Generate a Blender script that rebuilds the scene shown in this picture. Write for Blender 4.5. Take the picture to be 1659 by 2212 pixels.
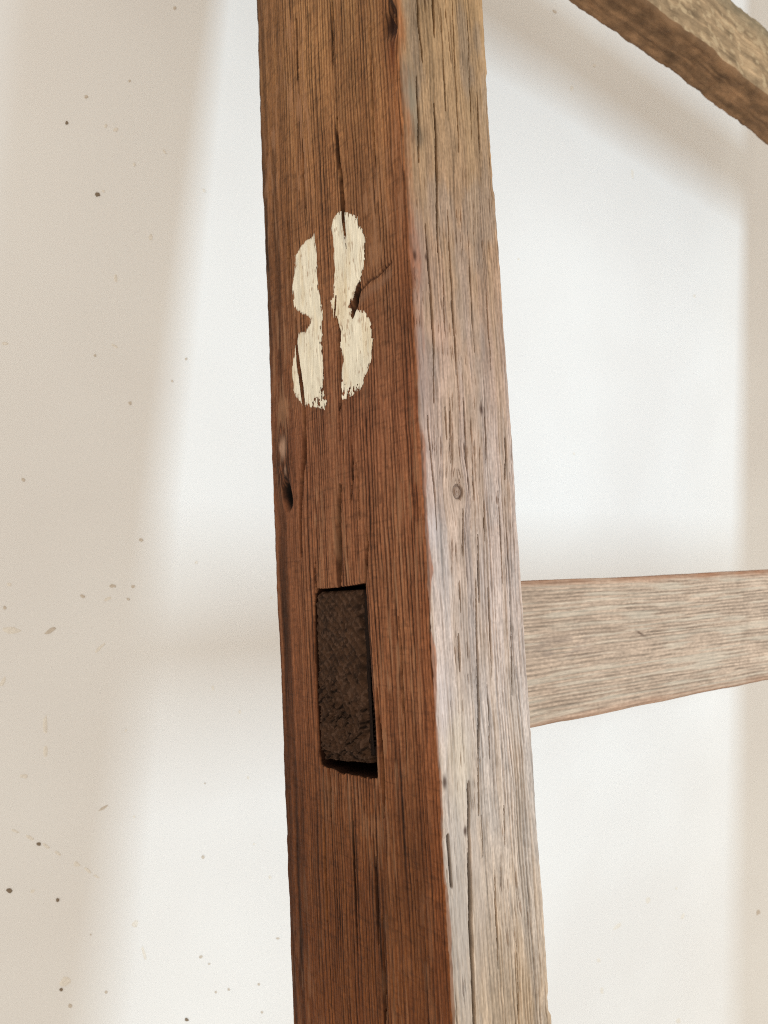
import bpy, math
import numpy as np
from mathutils import Matrix, Vector

# ------------------------------------------------------------------ camera fit
# The frame's own axes (X along the rails, Y towards the wall, Z up the post) as seen
# by the camera; pixel positions are those of the 1659 x 2212 photograph.
FPX, CX, CY = 1688.0, 829.5, 1106.0
def _dir(x, y):
    v = np.array([x - CX, y - CY, FPX]); return v / np.linalg.norm(v)
_Z = _dir(-15.0, -15900.0)
_R = _dir(3238.0, 1154.0); _R = _R - _Z * (_R @ _Z); _R /= np.linalg.norm(_R)
_Y = np.cross(_Z, _R)
AX = np.array([_R, _Y, _Z])
ORG = np.array([(916 - CX) / FPX, 0.0, 1.0]) * 0.30
WALL_D, LEAN = 0.266, 0.175                   # wall plane in frame axes: y = WALL_D - LEAN * z
TH = math.atan(LEAN)
W2L = np.array([[1, 0, 0], [0, math.cos(-TH), -math.sin(-TH)], [0, math.sin(-TH), math.cos(-TH)]])  # frame -> world
def _ray(x, y): return np.array([(x - CX) / FPX, (y - CY) / FPX, 1.0])
def on_plane(x, y, n, d):                     # photo pixel -> point of the plane n.p = d, frame axes
    r = AX @ _ray(x, y); o = AX @ (-ORG); n = np.array(n, float)
    return o + r * ((d - n @ o) / (n @ r))
def on_side(x, y):  p = on_plane(x, y, (1, 0, 0), 0.0); return p[1], p[2]     # post's dark side: (y, z)
def on_front(x, y): p = on_plane(x, y, (0, 1, 0), 0.0); return p[0], p[2]     # post's pale front: (x, z)
def on_wall(x, y):  return W2L @ on_plane(x, y, (0, 1, LEAN), WALL_D)

for o in list(bpy.data.objects): bpy.data.objects.remove(o)
scene = bpy.context.scene
COL = scene.collection

cam_d = bpy.data.cameras.new('camera'); cam = bpy.data.objects.new('camera', cam_d); COL.objects.link(cam)
cw = W2L @ AX
mw = Matrix.Identity(4)
rt, up, bk = cw @ np.array([1, 0, 0.]), cw @ np.array([0, -1., 0]), cw @ np.array([0, 0, -1.])
pos = W2L @ (AX @ (-ORG))
for i in range(3):
    mw[i][0], mw[i][1], mw[i][2], mw[i][3] = rt[i], up[i], bk[i], pos[i]
cam.matrix_world = mw
cam_d.sensor_fit = 'VERTICAL'; cam_d.sensor_height = 36.0; cam_d.lens = FPX / 2212.0 * 36.0
cam_d.clip_start = 0.01; cam_d.clip_end = 50.0
cam_d.dof.use_dof = True; cam_d.dof.focus_distance = 0.325; cam_d.dof.aperture_fstop = 20.0
scene.camera = cam
scene.render.engine = 'CYCLES'; scene.cycles.use_denoising = False; scene.cycles.filter_width = 1.05
scene.render.resolution_x = 768; scene.render.resolution_y = 1024

# ------------------------------------------------------------------ light
world = bpy.data.worlds.new('World'); scene.world = world; world.use_nodes = True
bg = world.node_tree.nodes['Background']
bg.inputs[0].default_value = (0.945, 0.868, 0.758, 1); bg.inputs[1].default_value = 1.05     # warm light of the room
key_d = bpy.data.lights.new('window_light', 'AREA'); key_d.shape = 'RECTANGLE'
key_d.size = 0.18; key_d.size_y = 0.40; key_d.energy = 5.7; key_d.color = (0.63, 0.83, 1.0)
key = bpy.data.objects.new('window_light', key_d); COL.objects.link(key)
kp = W2L @ np.array([0.45, -0.75, -0.06]); key.location = kp
key.rotation_euler = (Vector(W2L @ np.array([0.15, 0.2, 0.02])) - Vector(kp)).to_track_quat('-Z', 'Y').to_euler()
vs = scene.view_settings
vs.view_transform = 'Standard'; vs.look = 'None'; vs.exposure = 0.0; vs.gamma = 1.0; vs.use_curve_mapping = False

# ------------------------------------------------------------------ numeric helpers
def lin(r, g, b):
    c = np.array([r, g, b], float) / 255.0
    return np.where(c <= 0.04045, c / 12.92, ((c + 0.055) / 1.055) ** 2.4)
_rng = np.random.RandomState(11)
_LAT = _rng.rand(256, 256)
def vn(u, v, seed=0):                         # smooth value noise, 0..1
    u = np.asarray(u, float) + seed * 17.31; v = np.asarray(v, float) + seed * 41.77
    iu = np.floor(u).astype(int); iv = np.floor(v).astype(int); fu = u - iu; fv = v - iv
    fu = fu * fu * (3 - 2 * fu); fv = fv * fv * (3 - 2 * fv)
    a = _LAT[iu & 255, iv & 255]; b = _LAT[(iu + 1) & 255, iv & 255]
    c = _LAT[iu & 255, (iv + 1) & 255]; d = _LAT[(iu + 1) & 255, (iv + 1) & 255]
    return (a * (1 - fu) + b * fu) * (1 - fv) + (c * (1 - fu) + d * fu) * fv
def fb(u, v, seed=0, n=3):
    s = 0; a = 0.5; t = 0
    for k in range(n):
        s = s + a * vn(u * 2 ** k, v * 2 ** k, seed + k * 3); t += a; a *= 0.5
    return s / t
def sst(a, b, x):
    t = np.clip((x - a) / (b - a), 0, 1); return t * t * (3 - 2 * t)
def seg_dist(h, z, pts):                      # distance to a polyline and the position along it
    best = np.full(h.shape, 1e9); par = np.zeros(h.shape); n = len(pts) - 1
    for i in range(n):
        ax, ay = pts[i]; bx, by = pts[i + 1]; dx, dy = bx - ax, by - ay
        t = np.clip(((h - ax) * dx + (z - ay) * dy) / (dx * dx + dy * dy + 1e-12), 0, 1)
        d = np.hypot(h - ax - t * dx, z - ay - t * dy)
        m = d < best; best = np.where(m, d, best); par = np.where(m, (i + t) / n, par)
    return best, par
def crack_field(h, z, cracks, wob=0.0):       # 0..1 how open the wood is at each point
    f = np.zeros(h.shape); hw = h + wob
    for pts, w in cracks:
        xs = [p[0] for p in pts]; zs = [p[1] for p in pts]; m = 0.004
        idx = np.where((h > min(xs) - m) & (h < max(xs) + m) & (z > min(zs) - m) & (z < max(zs) + m))
        if len(idx[0]) == 0: continue
        d, t = seg_dist(hw[idx], z[idx], pts)
        ww = w * (0.35 + 0.65 * np.sin(np.pi * np.clip(t * 0.9 + 0.05, 0, 1))) * (0.72 + 0.55 * vn(z[idx] / 0.012, h[idx] * 0, 7))
        f[idx] = np.maximum(f[idx], np.clip(1.7 - 1.4 * d / ww, 0, 1))
    return f
def poly_sd(h, z, poly):                      # signed distance, positive inside
    inside = np.zeros(h.shape, bool); best = np.full(h.shape, 1e9); n = len(poly)
    for i in range(n):
        ax, ay = poly[i]; bx, by = poly[(i + 1) % n]; dx, dy = bx - ax, by - ay
        t = np.clip(((h - ax) * dx + (z - ay) * dy) / (dx * dx + dy * dy + 1e-15), 0, 1)
        best = np.minimum(best, np.hypot(h - ax - t * dx, z - ay - t * dy))
        c = (ay > z) != (by > z)
        inside ^= c & (h < dx * (z - ay) / (dy + 1e-15) + ax)
    return np.where(inside, best, -best)
def blob(h, z, ch, cz, rh, rz, p=1.0):
    return np.exp(-(((h - ch) / rh) ** 2 + ((z - cz) / rz) ** 2) ** p)
def ramp(z, table):                           # colour along z from (z, rgb) pairs
    t = sorted(table, key=lambda a: a[0]); zs = [a[0] for a in t]
    return np.stack([np.interp(z, zs, [lin(*a[1])[k] for a in t]) for k in range(3)], -1)
def mixc(a, b, f): f = np.clip(f, 0, 1)[..., None]; return a * (1 - f) + np.asarray(b) * f

# ------------------------------------------------------------------ materials
def wood_material(name, rough=0.62, grain_axis='Z', bump=0.25):
    m = bpy.data.materials.new(name); m.use_nodes = True; nt = m.node_tree; N = nt.nodes; L = nt.links
    bsdf = N['Principled BSDF']; bsdf.inputs['Roughness'].default_value = rough
    bsdf.inputs['Specular IOR Level'].default_value = 0.10
    at = N.new('ShaderNodeAttribute'); at.attribute_name = 'wood_colour'
    tc = N.new('ShaderNodeTexCoord'); mp = N.new('ShaderNodeMapping')
    sc = {'Z': (2600, 2600, 110), 'X': (110, 2600, 2600), 'N': (1500, 1500, 1500)}[grain_axis]
    mp.inputs['Scale'].default_value = sc
    L.new(tc.outputs['Object'], mp.inputs['Vector'])
    no = N.new('ShaderNodeTexNoise'); no.inputs['Scale'].default_value = 1.0; no.inputs['Detail'].default_value = 3.0
    L.new(mp.outputs['Vector'], no.inputs['Vector'])
    mr = N.new('ShaderNodeMapRange'); mr.inputs['From Min'].default_value = 0.25; mr.inputs['From Max'].default_value = 0.75
    mr.inputs['To Min'].default_value = 0.80; mr.inputs['To Max'].default_value = 1.20
    L.new(no.outputs['Fac'], mr.inputs['Value'])
    mx = N.new('ShaderNodeVectorMath'); mx.operation = 'SCALE'
    L.new(at.outputs['Color'], mx.inputs[0]); L.new(mr.outputs['Result'], mx.inputs['Scale'])
    L.new(mx.outputs['Vector'], bsdf.inputs['Base Color'])
    bp = N.new('ShaderNodeBump'); bp.inputs['Strength'].default_value = bump; bp.inputs['Distance'].default_value = 0.0003
    L.new(no.outputs['Fac'], bp.inputs['Height']); L.new(bp.outputs['Normal'], bsdf.inputs['Normal'])
    return m
MW_POST = wood_material('weathered_post_wood', 0.6, 'Z', 0.3)
MW_RAIL = wood_material('weathered_rail_wood', 0.7, 'X', 0.3)
MW_END = wood_material('dark_end_grain', 0.75, 'N', 0.35)
MW_PAINT = wood_material('cream_brush_paint', 0.55, 'Z', 0.25)

# ------------------------------------------------------------------ mesh helpers
def make_mesh(name, V, F, colour, mat, smooth=True):
    V = np.asarray(V, np.float32); F = np.asarray(F, np.int32)
    me = bpy.data.meshes.new(name)
    me.vertices.add(len(V)); me.vertices.foreach_set('co', V.ravel())
    me.loops.add(F.size); me.loops.foreach_set('vertex_index', F.ravel())
    me.polygons.add(len(F)); me.polygons.foreach_set('loop_start', np.arange(0, F.size, 4, dtype=np.int32))
    me.update(calc_edges=True)
    me.polygons.foreach_set('use_smooth', np.full(len(F), smooth))
    if colour is not None:
        ca = me.color_attributes.new('wood_colour', 'FLOAT_COLOR', 'POINT')
        c4 = np.ones((len(V), 4), np.float32); c4[:, :3] = np.clip(colour, 0.0, 1.0); ca.data.foreach_set('color', c4.ravel())
    me.materials.append(mat); me.validate(); me.update()
    return me
def link(name, me, parent=None):
    o = bpy.data.objects.new(name, me); COL.objects.link(o); o.parent = parent; return o
def tube_faces(nt, ns, keep=None):            # nt rings of ns points, closed round the ring
    i = np.arange(nt - 1)[:, None]; j = np.arange(ns)[None, :]; j2 = (j + 1) % ns
    F = np.stack([i * ns + j, i * ns + j2, (i + 1) * ns + j2, (i + 1) * ns + j], -1)
    return F if keep is None else F[keep]
def fan_caps(nt, ns):                         # quads closing both ends (strip between the two halves)
    out = []
    for base, flip in ((0, True), ((nt - 1) * ns, False)):
        a, b = 0, ns - 1
        while b - a >= 3:
            q = [base + a, base + a + 1, base + b - 1, base + b]
            out.append(q[::-1] if flip else q); a += 1; b -= 1
    return np.array(out, np.int32)

# ------------------------------------------------------------------ the frame
frame = bpy.data.objects.new('timber_frame', None); COL.objects.link(frame)
frame.rotation_euler = (-TH, 0, 0)
frame['label'] = 'weathered brown timber frame, cream 8 painted on its post, leaning towards white wall'
frame['category'] = 'timber frame'

PD, PW, RC = 0.1245, 0.0495, 0.0009           # post depth (dark side), width (pale front), corner radius

# ---- dark side of the post: features, (y, z)
S = lambda *pts: [on_side(*p) for p in pts]
side_cracks = [
    (S((729, 255), (728, 290), (731, 340), (738, 400), (742, 470), (748, 510), (751, 552)), 0.0009),
    (S((637, 690), (643, 757), (648, 804), (656, 866), (658, 930), (658, 985), (653, 1030), (651, 1106), (652, 1200)), 0.0014),
    (S((736, 1050), (733, 1140), (734, 1200), (735, 1272)), 0.0019),
    (S((758, 940), (762, 1000), (763, 1040), (760, 1080)), 0.0005),
    (S((728, 684), (734, 713), (732, 775), (736, 848), (733, 900), (737, 950)), 0.0007),
    (S((814, 1490), (818, 1564), (825, 1630), (827, 1700), (828, 1765)), 0.0009),
    (S((709, 1655), (712, 1700), (714, 1760)), 0.0008),
    (S((792, 1148), (796, 1175), (793, 1220), (789, 1262)), 0.0007),
    (S((684, 1272), (680, 1240), (683, 1215)), 0.0006),
    (S((813, 1850), (815, 1930), (818, 2040)), 0.0005),
    (S((826, 1980), (829, 2080), (832, 2200), (834, 2260)), 0.0005),
    (S((757, 1700), (763, 1800), (768, 1930), (772, 2050)), 0.0004),
    (S((621, 480), (624, 560), (626, 640)), 0.0006),
    (S((727, 640), (724, 690)), 0.0005),
    (S((655, 300), (657, 380), (660, 450)), 0.0004),
    (S((640, 40), (643, 120), (645, 200)), 0.0004),
    (S((800, 60), (803, 150), (806, 260), (812, 360)), 0.0004),
    (S((716, -30), (718, 60), (720, 150)), 0.0004),
    (S((770, 1000), (776, 1060), (779, 1120)), 0.0004),
    (S((862, 1330), (868, 1430), (872, 1540)), 0.0004),
    (S((700, 1780), (704, 1900), (707, 1990)), 0.0004),
]
hole_kn = on_side(622, 1070); knot_l = on_side(612, 985); chip8 = on_side(766, 648); knot_t = on_side(846, 48)
knot_s = on_side(747, 398); knot_m = on_side(823, 1078)
chip_line = S((772, 634), (783, 622), (800, 605), (816, 597), (832, 580), (846, 567))
dark1 = on_side(835, 1890); dark2 = on_side(640, 2050); dark3 = on_side(820, 2080); dark4 = on_side(655, 470)
light1 = on_side(690, 90)

def side_grain(y, z):
    g = y + 0.00022 * (vn(y / 0.002, z / 0.0022, 8) - 0.5) + 0.0004 * (vn(y / 0.006, z / 0.012, 9) - 0.5) + 0.0016 * (fb(y / 0.05, z / 0.16, 5) - 0.5) * 2 + 0.0005 * (vn(y / 0.012, z / 0.035, 6) - 0.5) * 2
    for (cy, cz), a, b, c in ((knot_l, 0.010, 0.010, 0.020), (hole_kn, 0.006, 0.007, 0.010), (knot_s, 0.0025, 0.003, 0.008),
                              (knot_t, 0.004, 0.005, 0.012), (chip8, 0.0035, 0.006, 0.012), (knot_m, 0.001, 0.002, 0.006)):
        dy = y - cy
        g = g - a * np.tanh(dy / 0.0015) * np.exp(-np.abs(dy) / b) * np.exp(-((z - cz) / c) ** 2)
    return g
def side_rings(g, z):
    p1 = g / 0.0023 + 2.2 * fb(g / 0.013, z / 0.5, 21); p2 = g / 0.00128 + 2.0 * fb(g / 0.009, z / 0.4, 22)
    l1 = (0.5 + 0.5 * np.cos(2 * np.pi * p1)) ** 2.0 * (0.35 + 0.65 * sst(0.15, 0.75, vn(g / 0.0023, z / 0.035, 25)))
    l2 = (0.5 + 0.5 * np.cos(2 * np.pi * p2)) ** 1.8 * sst(0.3, 0.8, vn(g / 0.003, z / 0.025, 26))
    broad = vn(g / 0.0042, z / 0.10, 27); r3 = vn(g / 0.0006, z / 0.02, 23)
    r = np.clip(0.98 - 0.74 * l1 - 0.36 * l2 + 0.26 * (broad - 0.5) + 0.34 * (r3 - 0.5), 0, 1)
    tight = sst(0.116, 0.088, g)              # wide flat grain by the wall edge, tight lines elsewhere
    rw = np.clip(vn(g / 0.0030, z / 0.10, 24) * 0.85 + 0.3 * r3, 0, 1)
    return r * tight + rw * (1 - tight)
def side_fields(y, z):
    g = side_grain(y, z); r = side_rings(g, z)
    wob = 0.0006 * (vn(z / 0.009, y * 0, 31) - 0.5)
    ck = crack_field(y, z, [(p, w * 1.25) for p, w in side_cracks], wob)
    d = 0.00030 * (r - 0.5) + 0.00022 * (vn(g / 0.0007, z / 0.004, 33) - 0.5) + 0.00012 * (vn(y / 0.0009, z / 0.0012, 34) - 0.5) + 0.0009 * (fb(y / 0.04, z / 0.09, 35) - 0.5)
    d = d - 0.0045 * ck ** 0.7
    hk = blob(y, z, hole_kn[0] + 0.001 * np.sin((z - hole_kn[1]) * 300), hole_kn[1], 0.0034, 0.0062, 1.6)
    kl = blob(y, z, knot_l[0], knot_l[1], 0.008, 0.013)
    c8 = blob(y + (z - chip8[1]) * 0.45, z, chip8[0], chip8[1], 0.0026, 0.0068, 1.6)
    kt = blob(y, z, knot_t[0], knot_t[1], 0.0045, 0.006, 1.3) * sst(0.25, 0.6, fb(y / 0.002, z / 0.004, 38) + 0.25)
    ks = blob(y, z, knot_s[0], knot_s[1], 0.0025, 0.003)
    dl, tl = seg_dist(y, z, chip_line)
    d = d - 0.006 * hk - 0.0040 * c8 - 0.003 * kt + 0.0016 * kl * (fb(y / 0.003, z / 0.005, 40) - 0.4) - 0.0008 * np.exp(-(dl / 0.0005) ** 2)
    return g, r, ck, d, hk, kl, c8, kt, ks, dl
def side_disp(y, z): return side_fields(y, z)[3]
def zside(py): return on_side(760, py)[1]
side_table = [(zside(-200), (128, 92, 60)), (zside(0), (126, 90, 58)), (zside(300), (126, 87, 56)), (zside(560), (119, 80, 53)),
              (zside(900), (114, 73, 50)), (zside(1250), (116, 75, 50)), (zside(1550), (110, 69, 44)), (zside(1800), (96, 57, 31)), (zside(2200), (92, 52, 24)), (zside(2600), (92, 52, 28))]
SIDE_E = np.array([0.98, 1.06, 1.10])
def side_colour(y, z, F):
    g, r, ck, d, hk, kl, c8, kt, ks, dl = F
    base = ramp(z, side_table) / SIDE_E
    blot = fb(y / 0.012, z / 0.05, 51); blot2 = fb(y / 0.03, z / 0.12, 52)
    v = 0.14 + 1.50 * r ** 1.35
    v = v * (0.82 + 0.36 * blot) * (0.86 + 0.28 * blot2)
    v = v * (0.76 + 0.48 * vn(g / 0.0006, z / 0.0030, 53)) * (0.84 + 0.32 * vn(y / 0.0009, z / 0.0008, 50)) * (1 - 0.22 * sst(0.72, 0.86, vn(y / 0.006, z / 0.0011, 49)))
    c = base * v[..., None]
    c = mixc(c, c * np.array([0.94, 1.06, 1.12]), sst(0.7, 1.0, r))
    # fibres worn pale between the lines
    c = mixc(c, lin(158, 116, 86), (0.30 + 0.30 * sst(-0.16, -0.04, z)) * sst(0.58, 0.80, vn(g / 0.0011, z / 0.012, 54)) * sst(0.4, 0.7, fb(y / 0.02, z / 0.05, 55)))
    c = c * (1 - 0.25 * sst(0.106, 0.122, y) * (0.4 + 0.6 * fb(y / 0.006, z / 0.03, 56)))[..., None]
    red = sst(0.016, 0.002, y) * sst(0.5, 0.62, 0.55 + 0.5 * (vn(z / 0.05, y / 0.01, 57) - 0.4))
    c = mixc(c, lin(128, 70, 40) * v[..., None], 0.25 * red)
    for (cy, cz), ry, rz, a in ((dark1, 0.012, 0.035, 0.55), (dark2, 0.010, 0.022, 0.6), (dark3, 0.006, 0.05, 0.4), (dark4, 0.006, 0.012, 0.35)):
        c = c * (1 - a * blob(y, z, cy, cz, ry, rz) * sst(0.3, 0.7, fb(y / 0.005, z / 0.025, 58)))[..., None]
    c = c * (1 + 0.10 * blob(y, z, light1[0], light1[1], 0.03, 0.1))[..., None]
    # pale knot with torn fibres by the left edge
    c = mixc(c, lin(150, 116, 96), 0.8 * blob(y, z, knot_l[0] - 0.0005, knot_l[1] + 0.004, 0.0032, 0.0052, 1.4))
    c = mixc(c, lin(165, 130, 108), 0.8 * blob(y, z, knot_l[0] - 0.0025, knot_l[1] - 0.008, 0.0015, 0.0026, 1.4))
    kb = blob(y, z, knot_l[0] - 0.001, knot_l[1] - 0.003, 0.0085, 0.021, 1.6)
    sw = np.sin(2 * np.pi * (g / 0.0030 + 0.35 * np.hypot((y - knot_l[0]) / 0.004, (z - knot_l[1]) / 0.011) + 1.1 * fb(y / 0.006, z / 0.010, 60)))
    c = c * (1 - kb * (0.40 + 0.52 * sw))[..., None]
    c = mixc(c, lin(182, 146, 122), 0.95 * blob(y, z, knot_l[0] - 0.0005, knot_l[1] + 0.004, 0.0032, 0.0054, 1.4) * (0.6 + 0.4 * vn(y / 0.001, z / 0.004, 62)))
    c = mixc(c, lin(40, 20, 12), np.clip(1.5 * kt, 0, 0.95)); c = mixc(c, lin(112, 60, 30), 0.6 * blob(y, z, knot_t[0] + 0.0005, knot_t[1] - 0.013, 0.003, 0.008))
    c = mixc(c, lin(60, 32, 20), 0.5 * ks * (vn(y / 0.001, z / 0.002, 61) > 0.5))
    c = mixc(c, lin(70, 38, 24), 0.55 * blob(y, z, knot_m[0], knot_m[1], 0.0009, 0.002))
    c = mixc(c, lin(140, 104, 82), 0.5 * sst(0.0035, 0.0, np.abs(dl - 0.004)) * (z < np.interp(-y, [-p[0] for p in chip_line], [p[1] for p in chip_line])) * (y < chip_line[0][0]) * (y > chip_line[-1][0]))
    c = mixc(c, lin(52, 28, 18), 0.8 * np.exp(-(dl / 0.00045) ** 2))
    c = mixc(c, lin(14, 7, 4), np.maximum(np.clip(ck * 1.1, 0, 1), np.maximum(2.6 * hk, 1.2 * c8)))
    return c

# ---- pale front of the post: features, (x, z)
T = lambda *pts: [on_front(*p) for p in pts]
front_cracks = [
    (T((933, -40), (934, 0), (936, 55), (937, 80)), 0.00075), (T((900, -20), (903, 50), (910, 110), (912, 135)), 0.0006),
    (T((898, 165), (899, 200), (903, 255), (903, 300), (904, 350)), 0.0006),
    (T((937, 225), (941, 309), (942, 364), (943, 473), (945, 545)), 0.00075),
    (T((918, 485), (925, 575), (932, 666), (936, 757), (936, 870)), 0.0006),
    (T((922, 900), (924, 940), (929, 984), (937, 1049), (942, 1144)), 0.0005),
    (T((965, 455), (972, 593), (979, 702), (985, 810)), 0.0005),
    (T((970, 860), (972, 930), (974, 1000)), 0.0005), (T((1000, 860), (1004, 920), (1008, 990), (1013, 1070)), 0.00035),
    (T((1046, 880), (1049, 940), (1050, 1000)), 0.00045), (T((1090, 945), (1092, 985), (1091, 1035)), 0.0006),
    (T((999, 1100), (1000, 1200)), 0.0005), (T((1031, 1155), (1034, 1220), (1035, 1300)), 0.0006),
    (T((1046, 1080), (1047, 1170)), 0.00045),
    (T((1028, 1250), (1028, 1366), (1032, 1465), (1034, 1564), (1032, 1643), (1034, 1760)), 0.0006),
    (T((992, 1255), (994, 1320)), 0.00045), (T((989, 1370), (993, 1450)), 0.0005), (T((1055, 1270), (1057, 1370), (1061, 1460)), 0.0004),
    (T((1011, 1690), (1012, 1740), (1014, 1899), (1016, 2018), (1020, 2098), (1024, 2225), (1027, 2300)), 0.0011),
    (T((1040, 1760), (1043, 1850)), 0.0004), (T((1068, 1880), (1071, 1990), (1075, 2090)), 0.00045), (T((1088, 1740), (1090, 1830)), 0.00035),
    (T((1112, 2000), (1115, 2080), (1118, 2190)), 0.00035), (T((1100, 1300), (1104, 1420), (1106, 1500)), 0.00035),
    (T((1052, 1480), (1056, 1560), (1057, 1640)), 0.0003), (T((960, 880), (964, 950)), 0.0004), (T((950, 20), (957, 140), (962, 240)), 0.00035),
    (T((975, 0), (979, 90), (984, 200), (990, 330)), 0.0004), (T((1008, 30), (1013, 160), (1018, 300)), 0.0003), (T((1030, 200), (1036, 330)), 0.0004),
    (T((1010, 500), (1017, 640), (1024, 760)), 0.0003), (T((1045, 560), (1053, 690), (1060, 800)), 0.0003), (T((955, 590), (961, 720)), 0.0003),
    (T((1075, 1060), (1080, 1160), (1085, 1260)), 0.0004), (T((1020, 1010), (1024, 1080)), 0.0004),
]
# right arris: (photo y, how far the wood stands back, mm)
arris = [(-100, 0.3), (0, 0.1), (90, 0.35), (158, 0.1), (166, 0.75), (172, 0.95), (240, 1.1), (300, 0.8), (370, 0.85), (408, 0.9), (414, 0.6), (420, 0.0), (520, 0.2), (640, 0.0),
         (700, 0.3), (850, 0.2), (1000, 0.25), (1110, 0.6), (1180, 0.3), (1290, 0.5), (1430, 0.35), (1570, 0.1), (1700, 0.4), (1900, 0.2), (2050, 0.9), (2140, 1.2), (2150, 1.9), (2180, 1.6), (2192, 0.3), (2300, 0.0)]
ar_z = np.array([on_front(1043 + 0.0665 * a, a)[1] for a, _ in arris])[::-1]; ar_d = np.array([b for _, b in arris])[::-1] * 0.001
kn_f = on_front(989, 1062)
chip_a, chip_b = on_front(967, 1806), on_front(975, 1915)
grey_top = on_front(882, 200)
def front_grain(x, z):
    g = x + 0.00022 * (vn(x / 0.0015, z / 0.0022, 73) - 0.5) + 0.0018 * (fb(x / 0.03, z / 0.10, 71) - 0.5) * 2 + 0.0005 * (vn(x / 0.008, z / 0.02, 72) - 0.5) * 2 + 0.004 * (z + 0.05) * (z < -0.05)
    dx = x - kn_f[0]; dz = z - kn_f[1]
    return g - 0.0042 * np.tanh(dx / 0.001) * np.exp(-np.abs(dx) / 0.0045) * np.exp(-(dz / 0.009) ** 2)
def front_fields(x, z):
    g = front_grain(x, z)
    p1 = g / 0.0017 + 2.0 * fb(g / 0.010, z / 0.25, 80)
    l1 = (0.5 + 0.5 * np.cos(2 * np.pi * p1)) ** 2 * (0.1 + 0.9 * sst(0.2, 0.8, vn(g / 0.0017, z / 0.03, 89)))
    r = np.clip(0.80 - 0.55 * l1 + 0.45 * (vn(g / 0.0032, z / 0.08, 82) - 0.5) + 0.35 * (vn(g / 0.00055, z / 0.014, 83) - 0.5), 0, 1)
    ck = crack_field(x, z, [(p, w * 0.72) for p, w in front_cracks], 0.0004 * (vn(z / 0.007, x * 0, 84) - 0.5))
    fine = sst(0.80, 0.92, vn(g / 0.00045, z / 0.010, 85)) * sst(0.50, 0.66, fb(x / 0.012, z / 0.03, 86))   # short checks along the fibres
    rr = np.hypot((x - kn_f[0]) / 0.85, z - kn_f[1])
    kn = sst(0.0034, 0.0024, rr)
    coarse = sst(0.018, 0.032, x) * sst(0.06, 0.0, z)
    d = (0.00035 + 0.00050 * coarse) * (r - 0.5) + 0.00026 * (vn(g / 0.0006, z / 0.0022, 87) - 0.5) + 0.0010 * (fb(x / 0.02, z / 0.07, 88) - 0.5)
    d = d - 0.004 * ck ** 0.7 - 0.0007 * fine
    d = d - 0.0005 * kn + 0.0003 * kn * np.sin(rr * 5200) - 0.0009 * np.exp(-((rr - 0.0027) / 0.00045) ** 2)
    dc, tc = seg_dist(x, z, [chip_a, chip_b])
    gv = np.exp(-(dc / 0.00055) ** 4)
    d = d - 0.0028 * gv
    return g, r, ck, d, fine, kn, rr, gv
def zf(py): return on_front(1010, py)[1]
front_table = [(zf(-200), (150, 116, 80)), (zf(0), (154, 121, 86)), (zf(250), (158, 126, 94)), (zf(520), (160, 128, 102)), (zf(760), (166, 138, 120)), (zf(980), (178, 153, 138)),
               (zf(1250), (188, 167, 155)), (zf(1550), (191, 173, 161)), (zf(1850), (188, 169, 153)), (zf(2200), (177, 153, 129)), (zf(2600), (175, 151, 126))]
FRONT_E = 1.16
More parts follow.
